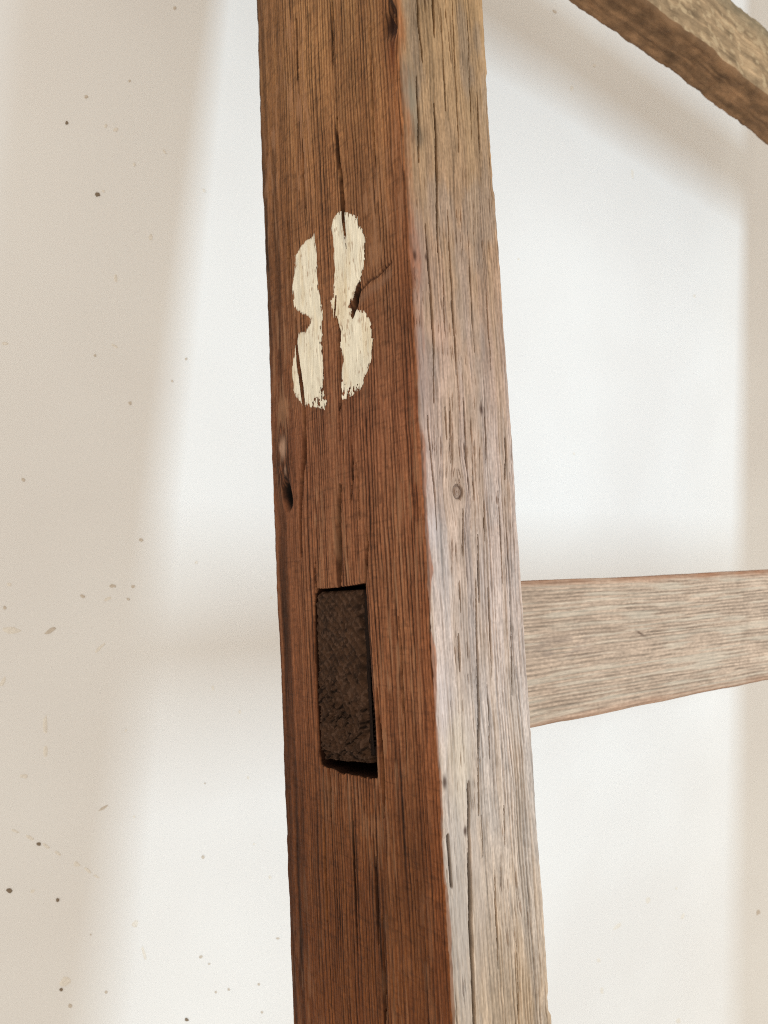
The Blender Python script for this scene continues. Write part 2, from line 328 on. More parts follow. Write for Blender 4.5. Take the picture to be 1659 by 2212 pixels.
def front_colour(x, z, F):
    g, r, ck, d, fine, kn, rr, gv = F
    c = ramp(z, front_table) / FRONT_E
    v = (0.56 + 0.60 * r) * (0.86 + 0.28 * fb(x / 0.008, z / 0.03, 91)) * (0.78 + 0.44 * vn(g / 0.0005, z / 0.0060, 92)) * (0.86 + 0.28 * vn(x / 0.0006, z / 0.0008, 90))
    c = c * v[..., None]
    c = mixc(c, lin(184, 150, 112), 0.18 * sst(0.5, 0.75, vn(g / 0.003, z / 0.06, 93)))                    # honey streaks
    grey = sst(0.50, 0.70, fb(x / 0.009, z / 0.035, 94, 4))
    c = mixc(c, c.mean(-1, keepdims=True) * np.array([1.01, 0.95, 0.91]), 0.22 * grey)                      # silvered patches
    for p, rx, rz, rgb, a in (((882, 178), 0.0055, 0.011, (124, 108, 92), 0.75), ((890, 232), 0.0030, 0.010, (138, 126, 108), 0.75), ((901, 292), 0.0025, 0.006, (104, 88, 72), 0.7),
                              ((905, 560), 0.006, 0.020, (140, 116, 108), 0.5), ((906, 800), 0.0055, 0.022, (142, 121, 114), 0.55), ((930, 1140), 0.005, 0.009, (190, 178, 176), 0.45),
                              ((925, 1010), 0.004, 0.018, (176, 154, 148), 0.3), ((1005, 1400), 0.003, 0.020, (154, 140, 132), 0.5), ((1045, 1260), 0.003, 0.018, (150, 138, 135), 0.45),
                              ((955, 1520), 0.005, 0.016, (190, 176, 172), 0.5), ((995, 1650), 0.006, 0.022, (204, 186, 162), 0.5), ((990, 1980), 0.0055, 0.05, (174, 162, 152), 0.7), ((1026, 1850), 0.003, 0.045, (162, 150, 142), 0.5),
                              ((960, 1250), 0.004, 0.02, (190, 178, 172), 0.3), ((945, 720), 0.005, 0.006, (190, 152, 130), 0.4)):
        q = on_front(*p); wx = 0.0018 * (fb(x / 0.004, z / 0.012, 95) - 0.5) * 2
        c = mixc(c, lin(*rgb) * (0.85 + 0.3 * r)[..., None] / FRONT_E, a * blob(x + wx, z, q[0], q[1], rx, rz, 1.5))
    # stained arris by the dark side
    ar = sst(0.0011 + 0.0038 * sst(-0.02, 0.10, z), 0.0003, x + 0.003 * (fb(x / 0.004, z / 0.02, 96) - 0.5) * 2)
    arc = ramp(z, [(zf(-200), (128, 84, 48)), (zf(100), (138, 82, 44)), (zf(600), (144, 84, 52)), (zf(1000), (140, 92, 68)), (zf(1400), (142, 90, 62)), (zf(2200), (120, 78, 52))])
    c = mixc(c, arc * ((0.45 + 0.75 * r) * (0.7 + 0.6 * vn(x / 0.0006, z / 0.002, 97)))[..., None], 0.75 * ar)
    c = mixc(c, lin(118, 92, 78), 0.55 * kn * (0.5 + 0.5 * np.sin(rr * 5200))); c = mixc(c, lin(72, 52, 42), 0.6 * np.exp(-((rr - 0.0027) / 0.0004) ** 2))
    for p, s in (((895, 552), 0.0009), ((920, 556), 0.0007), ((882, 605), 0.0016), ((1040, 885), 0.001), ((960, 1690), 0.0011), ((1005, 1795), 0.0008)):
        q = on_front(*p); c = mixc(c, lin(60, 36, 26), 0.85 * blob(x, z, q[0], q[1], s, s * 2.4, 1.5))
    c = mixc(c, lin(96, 64, 48), 0.32 * fine); c = mixc(c, lin(44, 20, 12), 0.95 * gv); c = mixc(c, lin(18, 10, 7), np.clip(ck * 1.2, 0, 1))
    return c

# ---- post mesh: rings of points going round the section, dense on the two faces that show
mort = S((686, 1271), (700, 1271.5), (735, 1268), (765, 1263.5), (789.5, 1259), (792, 1290), (796, 1360), (800, 1420), (804, 1487), (808.5, 1540), (811, 1600), (815, 1684),
         (800, 1683), (780, 1679), (758, 1674), (738, 1672), (722, 1664), (704, 1658), (692, 1650), (688.5, 1610), (684, 1530), (681.5, 1450), (679, 1380), (677.5, 1310), (681, 1283))
def post_mesh(name, detailed):
    if detailed:
        zz = np.concatenate([np.linspace(-1.1, -0.30, 22)[:-1], np.arange(-0.30, 0.36, 0.00055), np.linspace(0.361, 1.1, 22)])
        ny, nx = 300, 250
    else:
        zz = np.linspace(-1.1, 1.1, 260); ny, nx = 40, 24
    na = 7
    ys = np.linspace(PD - RC, RC, ny); xs = np.linspace(RC, PW - RC, nx)
    P, Nn, kind, hh = [], [], [], []
    def arc(cx, cy, a0):
        for k in range(1, na):
            a = a0 + (math.pi / 2) * k / na
            P.append((cx + RC * math.cos(a), cy + RC * math.sin(a))); Nn.append((math.cos(a), math.sin(a)))
    for v in ys: P.append((0.0, v)); Nn.append((-1, 0)); kind.append(0); hh.append(v)
    n0 = len(P); arc(RC, RC, math.pi)
    for k in range(len(P) - n0): kind.append(2); hh.append(0)
    for v in xs: P.append((v, 0.0)); Nn.append((0, -1)); kind.append(1); hh.append(v)
    n0 = len(P); arc(PW - RC, RC, 1.5 * math.pi)
    for k in range(len(P) - n0): kind.append(3); hh.append(PW)
    for v in np.linspace(RC, PD - RC, 8): P.append((PW, v)); Nn.append((1, 0)); kind.append(4); hh.append(v)
    n0 = len(P); arc(PW - RC, PD - RC, 0.0)
    for k in range(len(P) - n0): kind.append(4); hh.append(PD)
    for v in np.linspace(PW - RC, RC, 6): P.append((v, PD)); Nn.append((0, 1)); kind.append(4); hh.append(v)
    n0 = len(P); arc(RC, PD - RC, 0.5 * math.pi)
    for k in range(len(P) - n0): kind.append(5); hh.append(PD)
    P = np.array(P); Nn = np.array(Nn); kind = np.array(kind); hh = np.array(hh)
    ns, nt = len(P), len(zz)
    Zg = np.repeat(zz[:, None], ns, 1); C = np.zeros((nt, ns, 3)); D = np.zeros((nt, ns))
    Yg = np.repeat(P[None, :, 1], nt, 0); Xg = np.repeat(P[None, :, 0], nt, 0)
    m0 = np.isin(kind, (0, 2, 5)); m1 = np.isin(kind, (1, 2, 3))
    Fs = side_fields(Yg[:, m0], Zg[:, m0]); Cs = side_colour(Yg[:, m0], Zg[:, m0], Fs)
    Ff = front_fields(Xg[:, m1], Zg[:, m1]); Cf = front_colour(Xg[:, m1], Zg[:, m1], Ff)
    ds = np.zeros((nt, ns)); df = np.zeros((nt, ns)); cs = np.zeros((nt, ns, 3)); cf = np.zeros((nt, ns, 3))
    ds[:, m0] = Fs[3]; df[:, m1] = Ff[3]; cs[:, m0] = Cs; cf[:, m1] = Cf
    w = np.zeros(ns); w[kind == 1] = 1; w[kind == 3] = 1
    ia = np.where(kind == 2)[0]; w[ia] = np.linspace(0.08, 0.92, len(ia))
    D = ds * (1 - w) + df * w
    w2 = np.repeat(w[None], nt, 0); w2[:, ia] = sst(0.38, 0.62, w2[:, ia] + 0.9 * (fb(Zg[:, ia] / 0.006, Zg[:, ia] * 0, 98, 4) - 0.5))
    C = cs * (1 - w2)[..., None] + cf * w2[..., None]
    oth = kind == 4
    C[:, oth] = (ramp(zz, front_table) * 0.75)[:, None, :] * (0.75 + 0.5 * fb(Xg[:, oth] / 0.004 + Yg[:, oth] / 0.004, Zg[:, oth] / 0.06, 99))[..., None]
    X = Xg + Nn[None, :, 0] * D; Y = Yg + Nn[None, :, 1] * D
    # uneven arrises
    e_c = 0.0010 * (fb(zz / 0.03, zz * 0, 101, 4) - 0.5) + 0.0005 * (vn(zz / 0.004, zz * 0, 102) - 0.5)
    for cy_, hh_, dp in ((608, 14, 1.5), (690, 8, 0.8), (950, 14, 0.9), (1095, 18, 1.2), (1330, 22, 0.8), (1560, 10, 0.7), (1700, 11, 1.0), (1800, 8, 1.3), (1925, 12, 1.2), (2080, 20, 0.7), (330, 18, 0.7)):
        e_c = e_c + dp * 0.001 * np.exp(-((zz - on_side(900 + 0.05 * (cy_ - 900), cy_)[1]) / (hh_ * 0.00024)) ** 4)
    e_l = 0.0016 * (fb(zz / 0.05, zz * 0, 103, 4) - 0.5) + 0.0005 * (vn(zz / 0.006, zz * 0, 104) - 0.5)
    fc = np.exp(-((P[:, 0]) / 0.003 + (P[:, 1]) / 0.004)); 
    fl = np.exp(-((PD - P[:, 1]) / 0.004)) * np.exp(-P[:, 0] / 0.01)
    X += e_c[:, None] * fc[None, :] * 0.8; Y += e_c[:, None] * fc[None, :] * 0.8
    Y += e_l[:, None] * fl[None, :]; X -= e_l[:, None] * fl[None, :] * 0.3
    fr = np.exp(-((PW - P[:, 0]) / 0.0035)) * np.exp(-P[:, 1] / 0.02)
    X -= (np.interp(zz, ar_z, ar_d) if detailed else e_l)[:, None] * fr[None, :]
    V = np.stack([X, Y, Zg], -1)
    Fq = tube_faces(nt, ns)
    if not detailed:
        F = np.concatenate([Fq.reshape(-1, 4), fan_caps(nt, ns)])
        return make_mesh(name, V.reshape(-1, 3), F, C.reshape(-1, 3), MW_POST)
    # the mortise: open the dark side and line the hole through to the far face
    cy = 0.25 * (Yg[:-1] + Yg[1:] + np.roll(Yg, -1, 1)[:-1] + np.roll(Yg, -1, 1)[1:]); cz = 0.5 * (Zg[:-1] + Zg[1:])
    cand = (kind == 0)[None, :] & (np.roll(kind, -1) == 0)[None, :] & (cz > -0.125) & (cz < -0.015)
    dele = np.zeros((nt - 1, ns), bool)
    sd = poly_sd(cy[cand], cz[cand], mort); dele[cand] = sd > 0
    Vf = V.reshape(-1, 3).copy(); Cfl = C.reshape(-1, 3).copy()
    keepF = Fq[~dele].reshape(-1, 4)
    walls = []; dl = dele
    I, J = np.where(dl)
    used = {}
    for i, j in zip(I, J):
        a, b, c_, d_ = Fq[i, j]
        if not dl[i - 1, j]: walls.append((a, b))
        if not dl[i + 1, j]: walls.append((c_, d_))
        if not dl[i, j - 1]: walls.append((d_, a))
        if not dl[i, j + 1]: walls.append((b, c_))
    bv = np.unique(np.array(walls).ravel())
    # pull the rim onto the chiselled outline
    n = len(mort)
    for v in bv:
        p = Vf[v, 1:3]; best = None
        for k in range(n):
            A = np.array(mort[k]); B = np.array(mort[(k + 1) % n]); e = B - A
            t = np.clip((p - A) @ e / (e @ e), 0, 1); q = A + t * e; dd = np.hypot(*(p - q))
            if best is None or dd < best[0]: best = (dd, q)
        rag = (vn(p[1] / 0.0012, p[0] / 0.0012, 111) - 0.5) * (0.0010 if p[1] < -0.10 else 0.0003)
        Vf[v, 1:3] = best[1] + rag; Vf[v, 0] = min(max(Vf[v, 0], 0.0), 0.0005) + 0.0001
    base = len(Vf); mp = {int(v): k for k, v in enumerate(bv)}
    extra, ecol = [], []
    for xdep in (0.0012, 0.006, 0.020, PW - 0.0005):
        e = Vf[bv].copy(); e[:, 0] = xdep; extra.append(e); ecol.append(np.tile(lin(52, 31, 21) * (0.9 if xdep < 0.004 else 0.5), (len(bv), 1)))  # lining darkened, more with depth: the hole's shade painted into its colour
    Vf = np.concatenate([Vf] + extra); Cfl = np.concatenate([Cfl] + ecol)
    wf = []; nb = len(bv)
    for a, b in walls:
        ia, ib = mp[int(a)], mp[int(b)]; prev = (a, b)
        for k in range(4):
            cur = (base + k * nb + ia, base + k * nb + ib); wf.append((prev[0], prev[1], cur[1], cur[0])); prev = cur
    F = np.concatenate([keepF, np.array(wf, np.int32), fan_caps(nt, ns)])
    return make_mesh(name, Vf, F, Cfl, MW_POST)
post = link('post', post_mesh('post', True), frame)
post['label'] = 'front post, dark brown on its side and silvery on its front'
post2 = link('post', post_mesh('post_plain', False), frame)
post2.location = (0.626, -0.05, 0); post2.rotation_euler = (0, -0.065, 0)

# ---- the numeral 8, two brushed strokes lying on the dark side
def K(*pts): return S(*[(603.5 + a * 0.2108, 438.9 + b * 0.2108) for a, b in pts])
stroke_l = K((365, 310), (375, 420), (390, 540), (388, 700), (395, 880), (420, 1000), (450, 1150), (435, 1240), (445, 1350), (425, 1430), (440, 1550), (445, 1650), (460, 1750), (445, 1850), (465, 1950), (490, 2040),
             (470, 2110), (380, 2090), (250, 2080), (200, 2010), (150, 1940), (150, 1850), (132, 1750), (140, 1630), (165, 1470), (187, 1400), (200, 1330), (265, 1320), (310, 1260), (325, 1190), (300, 1150), (235, 1130),
             (160, 1070), (145, 960), (135, 850), (160, 700), (165, 540), (230, 450), (290, 380), (340, 350))
stroke_r = K((560, 160), (600, 105), (640, 90), (740, 110), (800, 150), (820, 240), (870, 270), (880, 350), (890, 450), (880, 560), (860, 680), (820, 790), (780, 870), (770, 930), (720, 1020), (705, 1070), (760, 1085),
             (870, 1110), (915, 1170), (945, 1280), (955, 1400), (948, 1550), (920, 1680), (880, 1800), (850, 1900), (760, 1960), (690, 2000), (640, 2010), (635, 1900), (645, 1780), (650, 1690), (668, 1600), (640, 1520),
             (628, 1440), (640, 1300), (600, 1200), (550, 1140), (540, 1050), (532, 1000), (560, 960), (570, 800), (575, 650), (565, 500), (560, 380), (540, 250))
allp = np.array(stroke_l + stroke_r)
y0, y1, z0, z1 = allp[:, 0].min() - .003, allp[:, 0].max() + .003, allp[:, 1].min() - .004, allp[:, 1].max() + .004
gy = np.arange(y1, y0, -0.00022); gz = np.arange(z0, z1, 0.00024)
Yp, Zp = np.meshgrid(gy, gz)
Fp = side_fields(Yp, Zp)
sd = np.maximum(poly_sd(Yp, Zp, stroke_l), poly_sd(Yp, Zp, stroke_r))
edge = 0.0007 * (fb(Yp / 0.0012, Zp / 0.0024, 121, 4) - 0.5) * 2 + 0.0005 * (vn(Yp / 0.0004, Zp / 0.0022, 122) - 0.5)
dry = sst(0.66, 0.80, vn(Fp[0] / 0.00055, Zp / 0.0030, 123)) * sst(0.0045, 0.0005, sd) * 0.0009
low_end = blob(Yp, Zp, *S((692, 868))[0], 0.010, 0.008) + blob(Yp, Zp, *S((748, 852))[0], 0.012, 0.007)
dry2 = sst(0.60, 0.72, fb(Yp / 0.0011, Zp / 0.0020, 124)) * low_end * 0.006
skip = 0.5 * sst(0.80, 0.86, vn(Fp[0] / 0.0006, Zp / 0.007, 125)) * 0.003 * sst(0.45, 0.6, fb(Yp / 0.008, Zp / 0.012, 126))
cov = sd + 0.0004 + edge - dry - dry2 - skip - 0.01 * (Fp[2] > 0.35) - 0.01 * (Fp[6] > 0.3)
mask = cov > 0
keep = mask[:-1, :-1] & mask[1:, :-1] & mask[:-1, 1:] & mask[1:, 1:]
nyp = len(gy); ii, jj = np.where(keep)
Fq = np.stack([ii * nyp + jj, ii * nyp + jj + 1, (ii + 1) * nyp + jj + 1, (ii + 1) * nyp + jj], -1)
thick = 0.00012 + 0.00016 * sst(0, 0.0015, cov) + 0.00005 * vn(Fp[0] / 0.0007, Zp / 0.01, 127)
Xp = -((Fp[3] + 0.0045 * Fp[2] ** 0.7) * 0.9) - thick
cp = np.ones(Yp.shape + (3,)) * lin(229, 221, 202) / 0.92
cp = cp * (0.88 + 0.20 * vn(Fp[0] / 0.0006, Zp / 0.010, 128))[..., None] * (0.92 + 0.14 * fb(Yp / 0.006, Zp / 0.012, 129))[..., None]
cp = mixc(cp, lin(206, 176, 122), 0.35 * blob(Yp, Zp, *S((737, 655))[0], 0.006, 0.014) + 0.25 * sst(0.55, 0.8, fb(Yp / 0.004, Zp / 0.02, 130)))
cp = mixc(cp, lin(150, 146, 140), 0.6 * blob(Yp, Zp, *S((743, 495))[0], 0.003, 0.009) * sst(0.35, 0.6, fb(Yp / 0.002, Zp / 0.006, 131)))
cp = mixc(cp, lin(150, 112, 80), 0.55 * sst(0.72, 0.86, vn(Fp[0] / 0.0006, Zp / 0.0028, 132)) * sst(0.35, 0.6, fb(Yp / 0.006, Zp / 0.008, 133)))
cp = mixc(cp, lin(140, 96, 66), 0.5 * sst(0.0007, 0.0, cov))
uid, inv = np.unique(Fq.ravel(), return_inverse=True)
Vp = np.stack([Xp, Yp, Zp], -1).reshape(-1, 3)[uid]
numeral = link('painted_numeral', make_mesh('painted_numeral', Vp, inv.reshape(-1, 4), cp.reshape(-1, 3)[uid], MW_PAINT), post)
numeral['label'] = 'figure 8 brushed in cream paint as two open strokes'

# ---- rails
def rail_mesh(name, x_list, yz, rad, disp, colour, nfine):
    """bar along X; yz = (front y, back y, bottom z, top z); nfine = points on front, top, back, bottom"""
    yf, yb, zb, zt = yz; P, Nn, kd = [], [], []
    def line(a, b, n, nrm, k):
        for t in np.linspace(0, 1, n): P.append((a[0] + (b[0] - a[0]) * t, a[1] + (b[1] - a[1]) * t)); Nn.append(nrm); kd.append(k)
    def arc(c, a0, k):
        for q in range(1, 6):
            a = a0 + math.pi / 2 * q / 6; P.append((c[0] + rad * math.cos(a), c[1] + rad * math.sin(a))); Nn.append((math.cos(a), math.sin(a))); kd.append(k)
    line((yf, zt - rad), (yf, zb + rad), nfine[0], (-1, 0), 0); arc((yf + rad, zb + rad), math.pi, 4)
    line((yf + rad, zb), (yb - rad, zb), nfine[3], (0, -1), 3); arc((yb - rad, zb + rad), 1.5 * math.pi, 4)
    line((yb, zb + rad), (yb, zt - rad), nfine[2], (1, 0), 2); arc((yb - rad, zt - rad), 0, 5)
    line((yb - rad, zt), (yf + rad, zt), nfine[1], (0, 1), 1); arc((yf + rad, zt - rad), 0.5 * math.pi, 5)
    P = np.array(P); Nn = np.array(Nn); kd = np.array(kd); ns, nt = len(P), len(x_list)
    Xg = np.repeat(np.array(x_list)[:, None], ns, 1); Yg = np.repeat(P[None, :, 0], nt, 0); Zg = np.repeat(P[None, :, 1], nt, 0); Kg = np.repeat(kd[None], nt, 0)
    dY, dZ, D = disp(Xg, Yg, Zg, Kg)
    V = np.stack([Xg, Yg + Nn[None, :, 0] * D + dY, Zg + Nn[None, :, 1] * D + dZ], -1)
    C = colour(Xg, Yg, Zg, Kg)
    F = np.concatenate([tube_faces(nt, ns).reshape(-1, 4)[:, ::-1], fan_caps(nt, ns)[:, ::-1]])
    return make_mesh(name, V.reshape(-1, 3), F, C.reshape(-1, 3), MW_RAIL)
# lower rail, its tenon going right through the post
RY0, RY1, RZ0, RZ1 = 0.0470, 0.0845, -0.0985, -0.0285
def r1_g(X, Z): return Z + 0.0012 * (fb(X / 0.08, Z / 0.02, 141) - 0.5) * 2 + 0.02 * (X - 0.08) * 0.0
def r1_ring(X, Z):
    g = r1_g(X, Z)
    p1 = g / 0.0020 + 1.3 * fb(g / 0.012, X / 0.4, 140)
    l1 = (0.5 + 0.5 * np.cos(2 * np.pi * p1)) ** 1.6 * (0.45 + 0.55 * sst(0.15, 0.7, vn(g / 0.0023, X / 0.02, 142)))
    g = g + 0.0002 * (vn(X / 0.002, g / 0.002, 139) - 0.5)
    return g, np.clip(0.88 - 0.7 * l1 + 0.3 * (vn(g / 0.004, X / 0.08, 143) - 0.5) + 0.35 * (vn(g / 0.0006, X / 0.010, 144) - 0.5), 0, 1)
def r1_disp(X, Y, Z, Kd):
    g, r = r1_ring(X, Z + Y * 0.3)
    sh = sst(0.058, 0.0500, X)                 # shoulder inside the post
    e = 0.0012 * (fb(X / 0.05, Z * 0, 145, 4) - 0.5) * sst(0.045, 0.06, X)
    dY = (-0.0065) * (1 - sh) * (Y < 0.06)     # front face stands forward of the tenon
    dZ = np.where(Z > -0.06, e, -e * 0.8)
    return dY, dZ, 0.0006 * (r - 0.5) + 0.0008 * (fb(X / 0.03, Z / 0.012, 146) - 0.5) * sst(0.045, 0.06, X)
def r1_col(X, Y, Z, Kd):
    g, r = r1_ring(X, Z + Y * 0.3)
    c = np.ones(X.shape + (3,)) * lin(172, 149, 129)
    c = c * (0.48 + 0.68 * r)[..., None] * ((0.88 + 0.24 * fb(X / 0.025, Z / 0.008, 151)) * (0.82 + 0.36 * vn(X / 0.0016, Z / 0.0008, 150)))[..., None]
    c = mixc(c, lin(190, 177, 158), 0.5 * sst(0.50, 0.85, vn(g / 0.0011, X / 0.030, 152)))
    c = mixc(c, lin(120, 98, 80), 0.15 * sst(0.5, 0.72, fb(X / 0.012, Z / 0.01, 153, 4)))
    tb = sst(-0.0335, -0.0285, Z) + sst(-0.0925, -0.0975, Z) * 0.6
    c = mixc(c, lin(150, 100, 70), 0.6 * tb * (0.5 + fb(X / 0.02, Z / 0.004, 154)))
    q = on_plane(1383, 1368, (0, 1, 0), 0.0405)
    c = mixc(c, lin(70, 48, 36), 0.8 * blob(X, Z + (X - q[0]) * 0.5, q[0], q[2], 0.0035, 0.0009))
    c = mixc(c, lin(120, 104, 96), 0.5 * blob(X, Z, 0.115, -0.063, 0.02, 0.006) * sst(0.4, 0.6, fb(X / 0.008, Z / 0.003, 155)))
    c = mixc(c, lin(36, 25, 20), sst(0.052, 0.04, X))  # tenon part within the post: shade of the gap painted on
    return c
xl = np.concatenate([np.linspace(0.0032, 0.06, 20)[:-1], np.arange(0.06, 0.36, 0.0007), np.linspace(0.362, 0.66, 40)])
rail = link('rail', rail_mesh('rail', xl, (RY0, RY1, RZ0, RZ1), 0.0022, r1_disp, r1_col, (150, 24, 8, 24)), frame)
rail['label'] = 'lower rail with pale ridged face, tenoned through the post'
# the tenon's sawn end, rough end grain
ey = np.linspace(0, 1, 150); ez = np.linspace(RZ0 - 0.0034, RZ1 + 0.0001, 260)
Ye, Ze = np.meshgrid(ey, ez)
mz = np.array([p[1] for p in mort[18:] + mort[:1]]); my = np.array([p[0] for p in mort[18:] + mort[:1]])
e_left = np.interp(Ze, mz, my) - 0.0005 - 0.0006 * vn(Ze / 0.012, Ze * 0, 158); e_right = RY0 + 0.0022 + 0.0012 * (fb(Ze / 0.006, Ze * 0, 159) - 0.5)
Ze = Ze - 0.0035 * (1 - Ye) * sst(-0.06, RZ0, Ze); Ye = e_left + (e_right - e_left) * Ye
ctr = (0.135, -0.13)
rad_ = np.hypot((Ye - ctr[0]) * 1.0, (Ze - ctr[1]) * 1.0); ang = np.arctan2(Ze - ctr[1], ctr[0] - Ye)
bands = 0.6 * (0.5 + 0.5 * np.cos(2 * np.pi * (rad_ / 0.0034 + 0.8 * fb(Ye / 0.01, Ze / 0.01, 168)))) ** 0.6 + 0.4 * vn(rad_ / 0.0021 + 0.5 * fb(Ye / 0.01, Ze / 0.01, 160), ang * 3, 161)
pits = fb((0.86 * Ye - 0.5 * Ze) / 0.0045, (0.5 * Ye + 0.86 * Ze) / 0.0016, 162, 4)
low = sst(-0.055, -0.085, Ze)
rimy = np.minimum(np.minimum(Ye - e_right, (e_left - Ye) + 0.0015), np.minimum(Ze - RZ0 + 0.0034, RZ1 - Ze + 0.001))
De = 0.0026 * (pits - 0.5) * (0.6 + 1.1 * low) + 0.0011 * (bands - 0.5) + 0.0007 * (fb(Ye / 0.0009, Ze / 0.0009, 167) - 0.5) - 0.0016 * sst(0.62, 0.75, pits) * (0.2 + low) - 0.0022 * sst(0.0028, 0.0, rimy + 0.002 * (fb(Ye / 0.003, Ze / 0.003, 163) - 0.5)) * (0.5 + fb(Ye / 0.004, Ze / 0.004, 166))
De = De + 0.0016 * (fb(Ye / 0.014, Ze / 0.018, 165) - 0.5)
Xe = 0.0007 - De
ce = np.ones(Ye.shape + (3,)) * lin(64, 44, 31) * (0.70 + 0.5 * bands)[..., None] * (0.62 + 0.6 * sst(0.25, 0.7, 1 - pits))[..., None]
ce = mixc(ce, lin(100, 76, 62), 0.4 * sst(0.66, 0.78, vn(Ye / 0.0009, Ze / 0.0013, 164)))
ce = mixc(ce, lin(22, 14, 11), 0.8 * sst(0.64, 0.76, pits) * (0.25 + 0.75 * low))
ne = len(ey); Fi = np.arange((len(ez) - 1))[:, None] * ne + np.arange(ne - 1)[None]
Fe = np.stack([Fi, Fi + 1, Fi + ne + 1, Fi + ne], -1).reshape(-1, 4)
# skirt back into the tenon, its colour darkened to paint in the gap's shade
Ve = np.stack([Xe, Ye, Ze], -1).reshape(-1, 3); Ce = ce.reshape(-1, 3)
rim = list(range(ne)) + [k * ne + ne - 1 for k in range(1, len(ez))] + [(len(ez) - 1) * ne + k for k in range(ne - 2, -1, -1)] + [k * ne for k in range(len(ez) - 2, 0, -1)]
b0 = len(Ve); sk = Ve[rim].copy(); sk[:, 0] = 0.012
sf = [(rim[(k + 1) % len(rim)], rim[k], b0 + k, b0 + (k + 1) % len(rim)) for k in range(len(rim))]
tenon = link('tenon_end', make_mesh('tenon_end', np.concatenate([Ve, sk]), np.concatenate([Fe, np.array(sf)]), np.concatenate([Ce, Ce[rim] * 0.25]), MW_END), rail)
tenon['label'] = 'dark rough end grain of the tenon showing in the mortise'

# upper rail, rough-hewn, running slightly downhill
UY0, UY1, UZ0, UZ1 = 0.0580, 0.0890, -0.0320, 0.0320
ua = on_plane(1400, 9, (0, 1, 0), UY0); ub = on_plane(1640, 198, (0, 1, 0), UY0); USL = (ub[2] - ua[2]) / (ub[0] - ua[0])
def r2_disp(X, Y, Z, Kd):
    dZ = ua[2] - UZ0 + USL * (X - ua[0]) + 0.0020 * (fb(X / 0.05, Z * 0, 171) - 0.5) * 2
    dY = 0.003 * (fb(X / 0.04, Z * 0, 172) - 0.5) * 2
    D = 0.0018 * (fb(X / 0.015, (Z + Y) / 0.010, 173, 4) - 0.5) + 0.0012 * (fb(X / 0.004, (Z - Y) / 0.003, 174) - 0.5)
    return dY, dZ, D
def r2_col(X, Y, Z, Kd):
    c = np.ones(X.shape + (3,)) * lin(150, 125, 96)
    gr = vn((Z + Y) / 0.0016, X / 0.035, 175) * 0.6 + vn((Z + Y) / 0.0032, X / 0.05, 178) * 0.4; bl = fb(X / 0.012, (Z + Y) / 0.006, 176, 4)
    c = c * (0.55 + 0.85 * gr)[..., None] * (0.45 + 1.05 * bl)[..., None]
    c = mixc(c, lin(184, 160, 126), 0.6 * sst(0.56, 0.72, fb(X / 0.006, (Z - Y) / 0.004, 177)) * (Kd == 0))
    c = mixc(c, lin(120, 112, 92), 0.5 * sst(0.008, 0.028, Z))
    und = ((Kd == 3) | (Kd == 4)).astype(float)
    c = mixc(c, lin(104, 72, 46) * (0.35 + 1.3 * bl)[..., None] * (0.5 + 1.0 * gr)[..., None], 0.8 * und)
    return c
xl2 = np.concatenate([np.linspace(0.03, 0.14, 12)[:-1], np.arange(0.14, 0.50, 0.0009), np.linspace(0.502, 0.63, 20)])
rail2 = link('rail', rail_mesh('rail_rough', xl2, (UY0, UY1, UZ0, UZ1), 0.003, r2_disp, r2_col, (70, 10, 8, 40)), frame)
rail2['label'] = 'upper rail, rough-hewn and mottled brown'

# ------------------------------------------------------------------ the wall
wm = bpy.data.materials.new('white_plaster'); wm.use_nodes = True; nt_ = wm.node_tree; N = nt_.nodes; L = nt_.links
bs = N['Principled BSDF']; bs.inputs['Roughness'].default_value = 0.8; bs.inputs['Specular IOR Level'].default_value = 0.2
tc = N.new('ShaderNodeTexCoord')
n1 = N.new('ShaderNodeTexNoise'); n1.inputs['Scale'].default_value = 6.0; n1.inputs['Detail'].default_value = 4.0
n2 = N.new('ShaderNodeTexNoise'); n2.inputs['Scale'].default_value = 28.0; n2.inputs['Detail'].default_value = 5.0
for n_ in (n1, n2): L.new(tc.outputs['Object'], n_.inputs['Vector'])
cr = N.new('ShaderNodeValToRGB'); cr.color_ramp.elements[0].position = 0.35; cr.color_ramp.elements[1].position = 0.65
cr.color_ramp.elements[0].color = (0.80, 0.785, 0.765, 1); cr.color_ramp.elements[1].color = (0.84, 0.835, 0.82, 1)
L.new(n1.outputs['Fac'], cr.inputs['Fac']); L.new(cr.outputs['Color'], bs.inputs['Base Color'])
bp = N.new('ShaderNodeBump'); bp.inputs['Strength'].default_value = 0.2; bp.inputs['Distance'].default_value = 0.002
L.new(n2.outputs['Fac'], bp.inputs['Height']); L.new(bp.outputs['Normal'], bs.inputs['Normal'])
wy = (W2L @ np.array([0, WALL_D, 0]))[1]      # the plane is vertical in the world
wy = on_wall(400, 1100)[1]
wme = bpy.data.meshes.new('wall')
wv = [(-2.2, wy, -1.5), (3.0, wy, -1.5), (3.0, wy, 1.6), (-2.2, wy, 1.6)]
wv += [(x, wy + 0.12, z) for x, _, z in wv]
wme.from_pydata(wv, [], [(0, 1, 2, 3), (7, 6, 5, 4), (0, 4, 5, 1), (1, 5, 6, 2), (2, 6, 7, 3), (3, 7, 4, 0)])
wme.materials.append(wm); wall = link('wall', wme); wall['kind'] = 'structure'
wall['label'] = 'white painted plaster wall with small dark specks'; wall['category'] = 'wall'

